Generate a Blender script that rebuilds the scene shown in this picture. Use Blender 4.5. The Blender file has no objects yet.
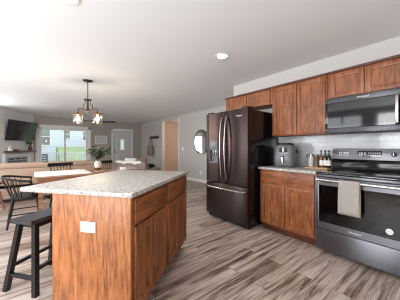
import bpy, bmesh, math, random
from mathutils import Vector, Matrix
PI = math.pi
R = math.radians
SC = bpy.context.scene
COL = SC.collection
random.seed(7)

# ------------------------------------------------------------------ camera
cam = bpy.data.cameras.new('camera')
cam.sensor_width = 36.0
cam.sensor_fit = 'HORIZONTAL'
cam.lens = 209.27 / 400 * 36.0
cam.shift_y = -2.64 / 400
cam.clip_start = 0.02
cam.clip_end = 200
co = bpy.data.objects.new('camera', cam)
co.location = (0, 0, 1.2)
co.rotation_euler = (R(90), 0, R(51.47))
COL.objects.link(co)
SC.camera = co

# ------------------------------------------------------------------ world, sun, window daylight and added fill
w = bpy.data.worlds.new('sky')
SC.world = w
w.use_nodes = True
bg = w.node_tree.nodes['Background']
bg.inputs[0].default_value = (0.86, 0.93, 1.0, 1)
bg.inputs[1].default_value = 1.8

def area(name, loc, rot, sx, sy, power, col=(1, 1, 1), spread=180):
    l = bpy.data.lights.new(name, 'AREA')
    l.shape = 'RECTANGLE'
    l.size, l.size_y, l.energy, l.color = sx, sy, power, col
    l.spread = R(spread)
    o = bpy.data.objects.new(name, l)
    o.location, o.rotation_euler = loc, rot
    COL.objects.link(o)
    return o

sun = bpy.data.lights.new('sun', 'SUN')
sun.energy = .8
sun.angle = R(12)
sun.color = (1, .97, .92)
so = bpy.data.objects.new('sun', sun)
so.rotation_euler = (R(38), 0, R(75))
COL.objects.link(so)
DAY = (0.93, 0.97, 1.0)
area('daylight_south_window', (-.60, -2.56, 1.5), (R(108), 0, 0), 2.1, 1.6, 148, DAY)
area('daylight_small_window', (-2.6, -2.6, 1.55), (R(100), 0, 0), 1.1, 1.4, 22, DAY)
area('added_east_fill', (1.86, -.9, 1.45), (R(122), 0, R(90)), 1.9, 1.5, 24, DAY)  # invented source, added to brighten the room from the east
area('added_dining_fill', (-4.3, -2.56, 1.45), (R(125), 0, 0), 2.0, 1.5, 72, DAY)  # added dining-side source, tilted up to wash the ceiling
area('added_living_fill', (-8.56, -1.9, 1.45), (R(115), 0, R(-90)), 1.2, 1.5, 88, DAY)  # unseen living-side source, added to brighten the far ceiling
area('daylight_patio_door', (-10.62, 1.05, 1.08), (R(90), 0, R(-90)), 1.7, 1.9, 12, (.95, .98, 1.0)).data.cycles.is_portal = True
SC.view_settings.view_transform = 'Standard'
SC.view_settings.look = 'None'
SC.view_settings.gamma = 1
SC.view_settings.use_curve_mapping = False
SC.view_settings.exposure = 0.0
SC.cycles.filter_width = 1.1

# ------------------------------------------------------------------ materials
def srgb(r, g, b):
    f = lambda c: (c / 255 / 12.92) if c <= 10 else ((c / 255 + .055) / 1.055) ** 2.4
    return (f(r), f(g), f(b), 1)

MATS = {}
def base(name):
    m = bpy.data.materials.new(name)
    m.use_nodes = True
    nt = m.node_tree
    return m, nt, nt.nodes['Principled BSDF']

def P(name, col, rough=.5, metal=0, spec=.5, var=.06, nscale=8, coat=0, alpha=1, trans=0, emit=None, estr=0, bump=0):
    """principled with a slight procedural variation in tone"""
    if name in MATS: return MATS[name]
    m, nt, b = base(name)
    b.inputs['Roughness'].default_value = rough
    b.inputs['Metallic'].default_value = metal
    b.inputs['Specular IOR Level'].default_value = spec
    b.inputs['Coat Weight'].default_value = coat
    b.inputs['Transmission Weight'].default_value = trans
    if emit:
        b.inputs['Emission Color'].default_value = emit
        b.inputs['Emission Strength'].default_value = estr
    tc = nt.nodes.new('ShaderNodeTexCoord')
    n = nt.nodes.new('ShaderNodeTexNoise')
    n.inputs['Scale'].default_value = nscale
    n.inputs['Detail'].default_value = 4
    nt.links.new(tc.outputs['Object'], n.inputs['Vector'])
    mx = nt.nodes.new('ShaderNodeMix'); mx.data_type = 'RGBA'
    mx.inputs[6].default_value = tuple(c * (1 - var) for c in col[:3]) + (1,)
    mx.inputs[7].default_value = tuple(min(1, c * (1 + var)) for c in col[:3]) + (1,)
    nt.links.new(n.outputs['Fac'], mx.inputs[0])
    nt.links.new(mx.outputs[2], b.inputs['Base Color'])
    if bump:
        bp = nt.nodes.new('ShaderNodeBump'); bp.inputs['Strength'].default_value = bump; bp.inputs['Distance'].default_value = .003
        nt.links.new(n.outputs['Fac'], bp.inputs['Height']); nt.links.new(bp.outputs[0], b.inputs['Normal'])
    MATS[name] = m
    return m

def ramp(nt, stops):
    r = nt.nodes.new('ShaderNodeValToRGB')
    e = r.color_ramp.elements
    while len(e) < len(stops): e.new(.5)
    for i, (p, c) in enumerate(stops):
        e[i].position = p; e[i].color = c
    return r

def wood(name, dark, mid, light, axis='z', rough=.48, ring=9, coat=.06, amt=.38):
    if name in MATS: return MATS[name]
    m, nt, b = base(name)
    L = nt.links.new
    tc = nt.nodes.new('ShaderNodeTexCoord')
    k = {'x': (.14, 1, 1), 'y': (1, .14, 1), 'z': (1, 1, .14)}[axis]
    mp = nt.nodes.new('ShaderNodeMapping'); mp.inputs['Scale'].default_value = k
    L(tc.outputs['Object'], mp.inputs['Vector'])
    big = nt.nodes.new('ShaderNodeTexNoise'); big.inputs['Scale'].default_value = 4.2; big.inputs['Detail'].default_value = 3; big.inputs['Distortion'].default_value = .5
    L(mp.outputs[0], big.inputs['Vector'])
    mul = nt.nodes.new('ShaderNodeMath'); mul.operation = 'MULTIPLY'; mul.inputs[1].default_value = ring
    L(big.outputs['Fac'], mul.inputs[0])
    fr = nt.nodes.new('ShaderNodeMath'); fr.operation = 'PINGPONG'; fr.inputs[1].default_value = .5
    L(mul.outputs[0], fr.inputs[0])
    fine = nt.nodes.new('ShaderNodeTexNoise'); fine.inputs['Scale'].default_value = 60; fine.inputs['Detail'].default_value = 5; fine.inputs['Roughness'].default_value = .65
    L(mp.outputs[0], fine.inputs['Vector'])
    blot = nt.nodes.new('ShaderNodeTexNoise'); blot.inputs['Scale'].default_value = 4
    L(tc.outputs['Object'], blot.inputs['Vector'])
    a = nt.nodes.new('ShaderNodeMath'); a.operation = 'MULTIPLY_ADD'; a.inputs[1].default_value = amt
    L(fr.outputs[0], a.inputs[0]); 
    f2 = nt.nodes.new('ShaderNodeMath'); f2.operation = 'MULTIPLY_ADD'; f2.inputs[1].default_value = .86; f2.inputs[2].default_value = -.23
    L(fine.outputs['Fac'], f2.inputs[0]); L(f2.outputs[0], a.inputs[2])
    a2 = nt.nodes.new('ShaderNodeMath'); a2.operation = 'MULTIPLY_ADD'; a2.inputs[1].default_value = .40
    L(blot.outputs['Fac'], a2.inputs[0]); L(a.outputs[0], a2.inputs[2])
    r = ramp(nt, [(.22, dark), (.55, mid), (.9, light)])
    L(a2.outputs[0], r.inputs[0]); L(r.outputs[0], b.inputs['Base Color'])
    b.inputs['Roughness'].default_value = rough
    b.inputs['Coat Weight'].default_value = coat
    b.inputs['Coat Roughness'].default_value = .3
    bp = nt.nodes.new('ShaderNodeBump'); bp.inputs['Strength'].default_value = .12; bp.inputs['Distance'].default_value = .002
    L(a.outputs[0], bp.inputs['Height']); L(bp.outputs[0], b.inputs['Normal'])
    MATS[name] = m
    return m

def floor_mat():
    m, nt, b = base('plank_floor'); L = nt.links.new
    tc = nt.nodes.new('ShaderNodeTexCoord')
    mp = nt.nodes.new('ShaderNodeMapping'); mp.inputs['Rotation'].default_value = (0, 0, R(90)); mp.inputs['Location'].default_value = (.31, .07, 0)
    L(tc.outputs['Object'], mp.inputs['Vector'])
    br = nt.nodes.new('ShaderNodeTexBrick')
    br.offset = .37
    br.inputs['Color1'].default_value = (0, 0, 0, 1); br.inputs['Color2'].default_value = (1, 1, 1, 1); br.inputs['Mortar'].default_value = (0, 0, 0, 1)
    br.inputs['Scale'].default_value = 1; br.inputs['Mortar Size'].default_value = .0015; br.inputs['Mortar Smooth'].default_value = .1
    br.inputs['Brick Width'].default_value = 1.22; br.inputs['Row Height'].default_value = .155
    L(mp.outputs[0], br.inputs['Vector'])
    off = nt.nodes.new('ShaderNodeVectorMath'); off.operation = 'MULTIPLY_ADD'
    off.inputs[1].default_value = (7, 3, 11)
    L(br.outputs['Color'], off.inputs[0]); L(mp.outputs[0], off.inputs[2])
    s1 = nt.nodes.new('ShaderNodeMapping'); s1.inputs['Scale'].default_value = (.8, 10, 1)
    L(off.outputs[0], s1.inputs['Vector'])
    n1 = nt.nodes.new('ShaderNodeTexNoise'); n1.inputs['Scale'].default_value = 1.7; n1.inputs['Detail'].default_value = 6; n1.inputs['Roughness'].default_value = .6; n1.inputs['Distortion'].default_value = .9
    L(s1.outputs[0], n1.inputs['Vector'])
    s2 = nt.nodes.new('ShaderNodeMapping'); s2.inputs['Scale'].default_value = (4, 90, 1)
    L(off.outputs[0], s2.inputs['Vector'])
    n2 = nt.nodes.new('ShaderNodeTexNoise'); n2.inputs['Scale'].default_value = 1.5; n2.inputs['Detail'].default_value = 3
    L(s2.outputs[0], n2.inputs['Vector'])
    a = nt.nodes.new('ShaderNodeMath'); a.operation = 'MULTIPLY_ADD'; a.inputs[1].default_value = .15
    L(br.outputs['Color'], a.inputs[0]); L(n1.outputs['Fac'], a.inputs[2])
    a2 = nt.nodes.new('ShaderNodeMath'); a2.operation = 'MULTIPLY_ADD'; a2.inputs[1].default_value = .3
    L(n2.outputs['Fac'], a2.inputs[0]); L(a.outputs[0], a2.inputs[2])
    r = ramp(nt, [(.50, srgb(78, 60, 52)), (.62, srgb(136, 115, 103)), (.74, srgb(180, 162, 151)), (.92, srgb(208, 195, 186))])
    L(a2.outputs[0], r.inputs[0])
    mx = nt.nodes.new('ShaderNodeMix'); mx.data_type = 'RGBA'; mx.inputs[7].default_value = srgb(70, 55, 48)
    L(br.outputs['Fac'], mx.inputs[0]); L(r.outputs[0], mx.inputs[6]); L(mx.outputs[2], b.inputs['Base Color'])
    b.inputs['Roughness'].default_value = .42
    bp = nt.nodes.new('ShaderNodeBump'); bp.inputs['Strength'].default_value = .1; bp.inputs['Distance'].default_value = .002
    L(n2.outputs['Fac'], bp.inputs['Height']); L(bp.outputs[0], b.inputs['Normal'])
    return m

def granite_mat():
    m, nt, b = base('speckled_granite'); L = nt.links.new
    tc = nt.nodes.new('ShaderNodeTexCoord')
    n0 = nt.nodes.new('ShaderNodeTexNoise'); n0.inputs['Scale'].default_value = 45; n0.inputs['Detail'].default_value = 4
    L(tc.outputs['Object'], n0.inputs['Vector'])
    r0 = ramp(nt, [(.36, srgb(146, 138, 130)), (.50, srgb(182, 177, 171)), (.64, srgb(202, 199, 195))])
    L(n0.outputs['Fac'], r0.inputs[0])
    n1 = nt.nodes.new('ShaderNodeTexNoise'); n1.inputs['Scale'].default_value = 85; n1.inputs['Detail'].default_value = 2; n1.inputs['Roughness'].default_value = .5
    L(tc.outputs['Object'], n1.inputs['Vector'])
    r1 = ramp(nt, [(.34, (.85, .85, .85, 1)), (.40, (0, 0, 0, 1))])
    L(n1.outputs['Fac'], r1.inputs[0])
    mx = nt.nodes.new('ShaderNodeMix'); mx.data_type = 'RGBA'; mx.inputs[7].default_value = srgb(78, 72, 68)
    L(r1.outputs[0], mx.inputs[0]); L(r0.outputs[0], mx.inputs[6])
    n2 = nt.nodes.new('ShaderNodeTexNoise'); n2.inputs['Scale'].default_value = 60; n2.inputs['Detail'].default_value = 2
    L(tc.outputs['Object'], n2.inputs['Vector'])
    r2 = ramp(nt, [(.62, (0, 0, 0, 1)), (.68, (.8, .8, .8, 1))])
    L(n2.outputs['Fac'], r2.inputs[0])
    mx2 = nt.nodes.new('ShaderNodeMix'); mx2.data_type = 'RGBA'; mx2.inputs[7].default_value = srgb(150, 128, 112)
    L(r2.outputs[0], mx2.inputs[0]); L(mx.outputs[2], mx2.inputs[6]); L(mx2.outputs[2], b.inputs['Base Color'])
    b.inputs['Roughness'].default_value = .42
    return m

def tile_mat():
    m, nt, b = base('white_subway_tile'); L = nt.links.new
    tc = nt.nodes.new('ShaderNodeTexCoord')
    mp = nt.nodes.new('ShaderNodeMapping'); mp.inputs['Rotation'].default_value = (R(90), 0, 0)
    L(tc.outputs['Object'], mp.inputs['Vector'])
    sx = nt.nodes.new('ShaderNodeSeparateXYZ'); L(tc.outputs['Object'], sx.inputs[0])
    cb = nt.nodes.new('ShaderNodeCombineXYZ'); L(sx.outputs[0], cb.inputs[0]); L(sx.outputs[2], cb.inputs[1])
    br = nt.nodes.new('ShaderNodeTexBrick')
    br.inputs['Color1'].default_value = srgb(190, 190, 190); br.inputs['Color2'].default_value = srgb(174, 175, 177); br.inputs['Mortar'].default_value = srgb(170, 168, 166)
    br.inputs['Scale'].default_value = 1; br.inputs['Mortar Size'].default_value = .0022; br.inputs['Mortar Smooth'].default_value = .2
    br.inputs['Brick Width'].default_value = .2; br.inputs['Row Height'].default_value = .0635
    L(cb.outputs[0], br.inputs['Vector']); L(br.outputs['Color'], b.inputs['Base Color'])
    n = nt.nodes.new('ShaderNodeTexNoise'); n.inputs['Scale'].default_value = 22; L(tc.outputs['Object'], n.inputs['Vector'])
    ad = nt.nodes.new('ShaderNodeMath'); ad.operation = 'MULTIPLY_ADD'; ad.inputs[1].default_value = -.8
    L(br.outputs['Fac'], ad.inputs[0]); L(n.outputs['Fac'], ad.inputs[2])
    bp = nt.nodes.new('ShaderNodeBump'); bp.inputs['Strength'].default_value = .4; bp.inputs['Distance'].default_value = .003
    L(ad.outputs[0], bp.inputs['Height']); L(bp.outputs[0], b.inputs['Normal'])
    b.inputs['Roughness'].default_value = .12
    return m

def brushed(name, col, rough=.3, axis='z', spread=.12):
    m, nt, b = base(name); L = nt.links.new
    tc = nt.nodes.new('ShaderNodeTexCoord')
    mp = nt.nodes.new('ShaderNodeMapping'); mp.inputs['Scale'].default_value = {'z': (160, 160, 1.5), 'x': (1.5, 160, 160)}[axis]
    L(tc.outputs['Object'], mp.inputs['Vector'])
    n = nt.nodes.new('ShaderNodeTexNoise'); n.inputs['Scale'].default_value = 2; n.inputs['Detail'].default_value = 3
    L(mp.outputs[0], n.inputs['Vector'])
    mr = nt.nodes.new('ShaderNodeMapRange'); mr.inputs['To Min'].default_value = rough - spread / 2; mr.inputs['To Max'].default_value = rough + spread / 2
    L(n.outputs['Fac'], mr.inputs['Value']); L(mr.outputs[0], b.inputs['Roughness'])
    b.inputs['Base Color'].default_value = col
    b.inputs['Metallic'].default_value = 1
    b.inputs['Anisotropic'].default_value = .85; b.inputs['Anisotropic Rotation'].default_value = .25
    tg = nt.nodes.new('ShaderNodeTangent'); tg.direction_type = 'RADIAL'; tg.axis = 'Z'; L(tg.outputs[0], b.inputs['Tangent'])
    bp = nt.nodes.new('ShaderNodeBump'); bp.inputs['Strength'].default_value = .04; bp.inputs['Distance'].default_value = .001
    L(n.outputs['Fac'], bp.inputs['Height']); L(bp.outputs[0], b.inputs['Normal'])
    MATS[name] = m
    return m

def siding_mat():
    m, nt, b = base('lap_siding'); L = nt.links.new
    tc = nt.nodes.new('ShaderNodeTexCoord')
    sx = nt.nodes.new('ShaderNodeSeparateXYZ'); L(tc.outputs['Object'], sx.inputs[0])
    mu = nt.nodes.new('ShaderNodeMath'); mu.operation = 'MULTIPLY'; mu.inputs[1].default_value = 6; L(sx.outputs[2], mu.inputs[0])
    fr = nt.nodes.new('ShaderNodeMath'); fr.operation = 'FRACT'; L(mu.outputs[0], fr.inputs[0])
    r = ramp(nt, [(0, srgb(178, 190, 202)), (.14, srgb(214, 223, 232)), (1, srgb(220, 228, 236))])
    L(fr.outputs[0], r.inputs[0]); L(r.outputs[0], b.inputs['Base Color'])
    b.inputs['Roughness'].default_value = .6
    return m

def glass(name, tint=(1, 1, 1, 1), rough=0.0, gloss=.08):
    """thin clear pane"""
    m = bpy.data.materials.new(name); m.use_nodes = True
    nt = m.node_tree; nt.nodes.clear()
    o = nt.nodes.new('ShaderNodeOutputMaterial'); t = nt.nodes.new('ShaderNodeBsdfTransparent'); t.inputs[0].default_value = tint
    g = nt.nodes.new('ShaderNodeBsdfGlossy'); g.inputs['Roughness'].default_value = rough
    lw = nt.nodes.new('ShaderNodeLayerWeight'); lw.inputs['Blend'].default_value = .25
    mul = nt.nodes.new('ShaderNodeMath'); mul.operation = 'MULTIPLY_ADD'; mul.inputs[1].default_value = .3; mul.inputs[2].default_value = gloss * .5
    nt.links.new(lw.outputs['Fresnel'], mul.inputs[0])
    mx = nt.nodes.new('ShaderNodeMixShader')
    nt.links.new(mul.outputs[0], mx.inputs[0]); nt.links.new(t.outputs[0], mx.inputs[1]); nt.links.new(g.outputs[0], mx.inputs[2]); nt.links.new(mx.outputs[0], o.inputs[0])
    return m

CABD, CABM, CABL = srgb(76, 38, 16), srgb(142, 81, 42), srgb(184, 118, 68)
W_Z = wood('oak_cabinet_vertical', CABD, CABM, CABL, 'z')
W_X = wood('oak_cabinet_horizontal', CABD, CABM, CABL, 'x')
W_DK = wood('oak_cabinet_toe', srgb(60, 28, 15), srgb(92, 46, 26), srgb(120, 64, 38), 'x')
W_PAN = wood('oak_end_panel', srgb(84, 44, 20), srgb(162, 98, 52), srgb(200, 138, 84), 'z', ring=13)
W_SHELF = wood('walnut_shelf', srgb(50, 30, 22), srgb(96, 64, 50), srgb(128, 92, 74), 'x')
W_TAB = wood('table_oak', srgb(112, 74, 52), srgb(158, 116, 90), srgb(190, 150, 122), 'y', rough=.2, coat=.4)
W_TAB.node_tree.nodes['Principled BSDF'].inputs['Coat Roughness'].default_value = .04
W_TAB.node_tree.nodes['Principled BSDF'].inputs['Coat IOR'].default_value = 1.5
W_TAB.node_tree.nodes['Principled BSDF'].inputs['Specular IOR Level'].default_value = .5
W_BOARD = wood('maple_board', srgb(150, 108, 70), srgb(188, 146, 102), srgb(212, 178, 138), 'x')
W_LEG = wood('red_brown_leg', srgb(96, 52, 36), srgb(140, 86, 62), srgb(166, 112, 84), 'z')
FLOOR = floor_mat(); GRAN = granite_mat(); TILE = tile_mat(); SIDING = siding_mat()
WALL = P('greige_wall_paint', srgb(196, 192, 187), .75, var=.01)
WALL_T = P('brightened_wall_paint', srgb(238, 238, 238), .75, var=.01)  # paint whitened to make up for light missing on the fireplace wall
WALL_G = P('taupe_wall_paint', srgb(172, 165, 158), .75, var=.01)
WALL_H = P('hall_beige_paint', srgb(206, 186, 168), .8, var=.02)
CEIL = P('ceiling_paint', srgb(241, 242, 243), .85, var=.008, nscale=40)
WHITE = P('white_trim_paint', srgb(236, 236, 236), .4, var=.01)
PLASTIC = P('white_plastic', srgb(242, 242, 242), .35, var=.01)
DOORP = P('grey_door_paint', srgb(208, 207, 206), .45, var=.01)
BLACKW = P('black_painted_wood', srgb(17, 16, 17), .4, var=.3, nscale=20)
SEATW = P('grey_black_seat', srgb(58, 60, 64), .24, var=.22, nscale=14)  # greyer than the black legs, with a mottled tone
FR_M = brushed('black_stainless_fridge', srgb(76, 64, 63), .34)
FR_SIDE = P('glossy_black_case', srgb(18, 16, 17), .10, spec=.6, var=.1)
RG_M = brushed('black_stainless_range', srgb(112, 111, 116), .38, 'x')
MW_M = brushed('dark_stainless_microwave', srgb(84, 83, 86), .38, 'x')
RG_L = brushed('bright_stainless', srgb(196, 192, 190), .24, 'x')
HND = brushed('handle_stainless', srgb(176, 166, 162), .22)
BLK = P('black_gloss', srgb(10, 10, 11), .06, spec=.6, var=.1)
BLKM = P('black_matte', srgb(22, 21, 22), .55, var=.15)
OVG = P('oven_glass', srgb(5, 5, 6), .05, spec=.6, var=.1)
DARKM = P('charcoal_plastic', srgb(98, 98, 104), .3, var=.05)
BRONZE = P('aged_bronze', srgb(92, 80, 70), .35, metal=.9, var=.15)
COPPER = P('warm_bronze_cap', srgb(150, 112, 82), .3, metal=.85, var=.1)
LINEN = P('grey_towel_cloth', srgb(158, 151, 143), .95, var=.14, nscale=120, bump=.6)
TAN = P('tan_leather', srgb(178, 150, 130), .5, var=.08, nscale=5)
TAUPE = P('taupe_upholstery', srgb(142, 126, 116), .9, var=.1, nscale=30)
FLUFF = P('white_throw_fabric', srgb(232, 228, 224), .95, var=.06, nscale=40)
PANE = glass('clear_pane', gloss=.03)
FROST = P('frosted_pane', (.92, .94, .95, 1), .5, trans=1, var=.01)
JAR = glass('seeded_glass', (.97, .95, .92, 1), .05, .25)
BULB = P('bulb_glow', (1, .8, .55, 1), .3, emit=(1, .78, .50, 1), estr=7)
CAN = P('downlight_lens', (1, 1, 1, 1), .4, emit=(1, .96, .9, 1), estr=9)
LEAF = P('olive_leaf', srgb(78, 92, 70), .6, var=.35, nscale=14)
LEAF2 = P('green_leaf', srgb(62, 98, 62), .5, var=.3, nscale=14)
CERAM = P('cream_ceramic', srgb(218, 208, 198), .35, var=.04)
TERRA = P('dark_red_glaze', srgb(104, 50, 44), .3, var=.1)

# ------------------------------------------------------------------ mesh helpers
class MB:
    def __init__(s): s.bm = bmesh.new()
    def _xf(s, vs, M):
        if M is not None: bmesh.ops.transform(s.bm, matrix=M, verts=vs)
    def box(s, a, b, bev=0, M=None, seg=2):
        r = bmesh.ops.create_cube(s.bm, size=1)
        vs = r['verts']
        sc = [b[i] - a[i] for i in range(3)]; ce = [(a[i] + b[i]) / 2 for i in range(3)]
        for v in vs: v.co = Vector([v.co[i] * sc[i] + ce[i] for i in range(3)])
        if bev:
            es = list({e for v in vs for e in v.link_edges})
            g = bmesh.ops.bevel(s.bm, geom=es, offset=bev, segments=seg, affect='EDGES', profile=.5, clamp_overlap=True)
            vs = list({v for f in g['faces'] for v in f.verts} | {v for v in vs if v.is_valid})
            # gather the whole island
            st, seen = [vs[0]], {vs[0]}
            while st:
                q = st.pop()
                for e in q.link_edges:
                    o = e.other_vert(q)
                    if o not in seen: seen.add(o); st.append(o)
            vs = list(seen)
        s._xf(vs, M); return vs
    def rings(s, rings, cap=True, closed=False):
        V = [[s.bm.verts.new(p) for p in r] for r in rings]
        n = len(V[0]); m = len(V)
        for i in range(m if closed else m - 1):
            A, B = V[i], V[(i + 1) % m]
            for j in range(n):
                try: s.bm.faces.new((A[j], A[(j + 1) % n], B[(j + 1) % n], B[j]))
                except ValueError: pass
        if cap and not closed:
            s.bm.faces.new(V[0][::-1]); s.bm.faces.new(V[-1])
        return [v for r in V for v in r]
    def tube(s, pts, r, seg=10, sq=False, closed=False):
        pts = [Vector(p) for p in pts]; n = len(pts)
        rs = r if isinstance(r, (list, tuple)) else [r] * n
        up = None; rings = []
        for i in range(n):
            if closed: t = pts[(i + 1) % n] - pts[i - 1]
            else: t = pts[min(i + 1, n - 1)] - pts[max(i - 1, 0)]
            t.normalize()
            if up is None: up = Vector((0, 0, 1)) if abs(t.z) < .9 else Vector((0, 1, 0))
            u = (up - t * up.dot(t)).normalized(); v = t.cross(u); up = u
            k = 4 if sq else seg; o = PI / 4 if sq else 0; f = math.sqrt(2) if sq else 1
            rings.append([pts[i] + (u * math.cos(o + 2 * PI * j / k) + v * math.sin(o + 2 * PI * j / k)) * rs[i] * f for j in range(k)])
        return s.rings(rings, True, closed)
    def lathe(s, prof, c=(0, 0, 0), seg=24, M=None, cap=True):
        rings = [[Vector((c[0] + max(r, 1e-4) * math.cos(2 * PI * j / seg), c[1] + max(r, 1e-4) * math.sin(2 * PI * j / seg), c[2] + z)) for j in range(seg)] for r, z in prof]
        vs = s.rings(rings, cap); s._xf(vs, M); return vs
    def prism(s, poly, d, M=None):
        """poly of 3D points, extruded by the vector d"""
        d = Vector(d)
        A = [Vector(p) for p in poly]
        vs = s.rings([A, [p + d for p in A]]); s._xf(vs, M); return vs
    def leaf(s, base_, dirn, ln, wd, bend=.25):
        d = Vector(dirn).normalized(); side = d.cross(Vector((random.uniform(-.4, .4), random.uniform(-.4, .4), 1))).normalized()
        nrm = side.cross(d); b = Vector(base_)
        pts = [(0, 0), (.3, .42), (.6, .5), (.85, .28), (1, 0)]
        mid = [s.bm.verts.new(b + d * ln * t - nrm * bend * ln * t * t) for t, _ in pts]
        lf = [s.bm.verts.new(b + d * ln * t + side * wd * k - nrm * (bend * ln * t * t - .12 * wd)) for t, k in pts[1:4]]
        rt = [s.bm.verts.new(b + d * ln * t - side * wd * k - nrm * (bend * ln * t * t - .12 * wd)) for t, k in pts[1:4]]
        for S, f in ((lf, 1), (rt, -1)):
            fs = [(mid[0], mid[1], S[0]), (mid[1], mid[2], S[1], S[0]), (mid[2], mid[3], S[2], S[1]), (mid[3], mid[4], S[2])]
            for q in fs: s.bm.faces.new(q[::f])
    def build(s, name, mat, parent=None, smooth=None, loc=None, rotz=0):
        bmesh.ops.recalc_face_normals(s.bm, faces=s.bm.faces)
        me = bpy.data.meshes.new(name); s.bm.to_mesh(me); s.bm.free()
        me.materials.append(mat)
        if smooth is not None:
            me.polygons.foreach_set('use_smooth', [True] * len(me.polygons))
            if smooth < 180: me.set_sharp_from_angle(angle=R(smooth))
        o = bpy.data.objects.new(name, me); COL.objects.link(o)
        if parent: o.parent = parent
        if loc is not None: o.location = loc
        if rotz: o.rotation_euler = (0, 0, rotz)
        return o

def tag(o, label, cat, group=None):
    o['label'] = label; o['category'] = cat
    if group: o['group'] = group
    return o
def thing(name, label, cat, loc, rotz=0, group=None):
    o = bpy.data.objects.new(name, None); COL.objects.link(o); o.empty_display_size = .05
    o.location = loc; o.rotation_euler = (0, 0, rotz)
    return tag(o, label, cat, group)
def box(name, mat, a, b, bev=0, parent=None, smooth=40):
    m = MB(); m.box(a, b, bev); return m.build(name, mat, parent, smooth if bev else None)
def struct(o):
    o['kind'] = 'structure'; return o
def copy_tree(o, parent=None):
    c = o.copy(); COL.objects.link(c)
    if parent: c.parent = parent
    for ch in list(o.children): copy_tree(ch, c)
    return c
def text(s, name, mat, parent, loc, rot, size, ext=.0006):
    cu = bpy.data.curves.new(name, 'FONT'); cu.body = s; cu.size = size; cu.extrude = ext
    cu.align_x = 'CENTER'; cu.align_y = 'CENTER'; cu.materials.append(mat)
    o = bpy.data.objects.new(name, cu); COL.objects.link(o)
    bpy.context.view_layer.update()
    me = bpy.data.meshes.new_from_object(o.evaluated_get(bpy.context.evaluated_depsgraph_get()))
    bpy.data.objects.remove(o); o = bpy.data.objects.new(name, me); COL.objects.link(o)
    o.parent = parent; o.location = loc; o.rotation_euler = rot
    return o

# ------------------------------------------------------------------ the setting
ZC = 2.455          # ceiling
YK = 3.23           # kitchen wall
YE = 4.5            # mirror / hook wall
XD = -10.68         # patio door / front door wall
XE, YS = 1.95, -2.65
T = .12
struct(box('floor', FLOOR, (XD - .1, YS - .1, -.1), (XE + .1, 7.0, 0)))
struct(box('ceiling', CEIL, (XD - .1, YS - .1, ZC), (XE + .1, 7.0, ZC + .1)))
struct(box('wall_kitchen', WALL, (-2.944, YK, 0), (XE + T, YE + T, ZC)))
# mirror wall and hook wall with the hall opening between them
OH = 2.36
m = MB(); m.box((-7.0, YE, 0), (-2.944, YE + T, ZC)); struct(m.build('wall_mirror', WALL))
m = MB(); m.box((XD - T, YE, 0), (-8.36, YE + T, ZC)); m.box((-8.36, YE, OH), (-7.0, YE + T, ZC)); struct(m.build('wall_entry', WALL))
struct(box('wall_hall_back', WALL_H, (-9.4, 6.2, 0), (-6.0, 6.3, ZC)))
struct(box('wall_hall_left', WALL_H, (-9.5, YE + T, 0), (-9.4, 6.3, ZC)))
struct(box('wall_hall_right', WALL_H, (-6.0, YE + T, 0), (-5.9, 6.3, ZC)))
# door wall: openings for the patio door (Y .14-1.96) and the front door (Y 3.04-3.96)
PY0, PY1, PH = .16, 1.98, 2.03
FY0, FY1, FH = 3.06, 3.96, 2.04
m = MB()
m.box((XD - T, -.1, 0), (XD, PY0, ZC)); m.box((XD - T, PY0, PH), (XD, PY1, ZC)); m.box((XD - T, PY1, 0), (XD, FY0, ZC))
m.box((XD - T, FY0, FH), (XD, FY1, ZC)); m.box((XD - T, FY1, 0), (XD, YE, ZC))
struct(m.build('wall_window', WALL_G))
# diagonal fireplace wall
CO = Vector((XD, .02, 0)); U = Vector((.870, -.492, 0)).normalized(); N = Vector((-U.y, U.x, 0))
DL = 2.35
E1 = CO + U * DL
m = MB(); m.prism([CO - N * T, CO + U * DL - N * T, E1, CO], (0, 0, ZC)); struct(m.build('wall_fireplace', WALL_T))
m = MB(); m.box((E1.x - T, YS, 0), (E1.x, -2.5, ZC)); m.box((E1.x - T, -1.3, 0), (E1.x, E1.y, ZC)); m.box((E1.x - T, -2.5, 0), (E1.x, -1.3, .7)); m.box((E1.x - T, -2.5, 2.2), (E1.x, -1.3, ZC)); struct(m.build('wall_living_side', WALL_T))
# back walls with windows behind the camera, some added to brighten the room
def wall_y(name, x0, x1, y, wins, mat):
    m = MB(); x = x0
    for a, b, z0, z1 in wins:
        m.box((x, y - T, 0), (a, y, ZC)); m.box((a, y - T, 0), (b, y, z0)); m.box((a, y - T, z1), (b, y, ZC)); x = b
    m.box((x, y - T, 0), (x1, y, ZC)); return struct(m.build(name, mat))
wall_y('wall_south', E1.x, XE + T, YS, [(-5.3, -3.3, .7, 2.2), (-3.2, -2.0, .7, 2.3), (-1.7, .5, .7, 2.3)], WALL)
m = MB(); m.box((XE, YS, 0), (XE + T, -1.85, ZC)); m.box((XE, .05, 0), (XE + T, YK, ZC)); m.box((XE, -1.85, 0), (XE + T, .05, .7)); m.box((XE, -1.85, 2.2), (XE + T, .05, ZC))
struct(m.build('wall_east', WALL))
def window_y(name, x0, x1, y, z0, z1):
    m = MB(); f = .06
    for a, b in (((x0, y, z0), (x0 + f, y + .03, z1)), ((x1 - f, y, z0), (x1, y + .03, z1)), ((x0, y, z0), (x1, y + .03, z0 + f)), ((x0, y, z1 - f), (x1, y + .03, z1)), (((x0 + x1) / 2 - .03, y, z0), ((x0 + x1) / 2 + .03, y + .03, z1)), ((x0, y, (z0 + z1) / 2 - .02), (x1, y + .03, (z0 + z1) / 2 + .02))):
        m.box(a, b)
    return struct(m.build(name, WHITE))
window_y('window_1', -1.7, .5, YS - .06, .7, 2.3)
window_y('window_5', -3.2, -2.0, YS - .06, .7, 2.3)
window_y('added_window_4', -5.3, -3.3, YS - .06, .7, 2.2)  # no known window here, added to carry the dining-side fill
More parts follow.
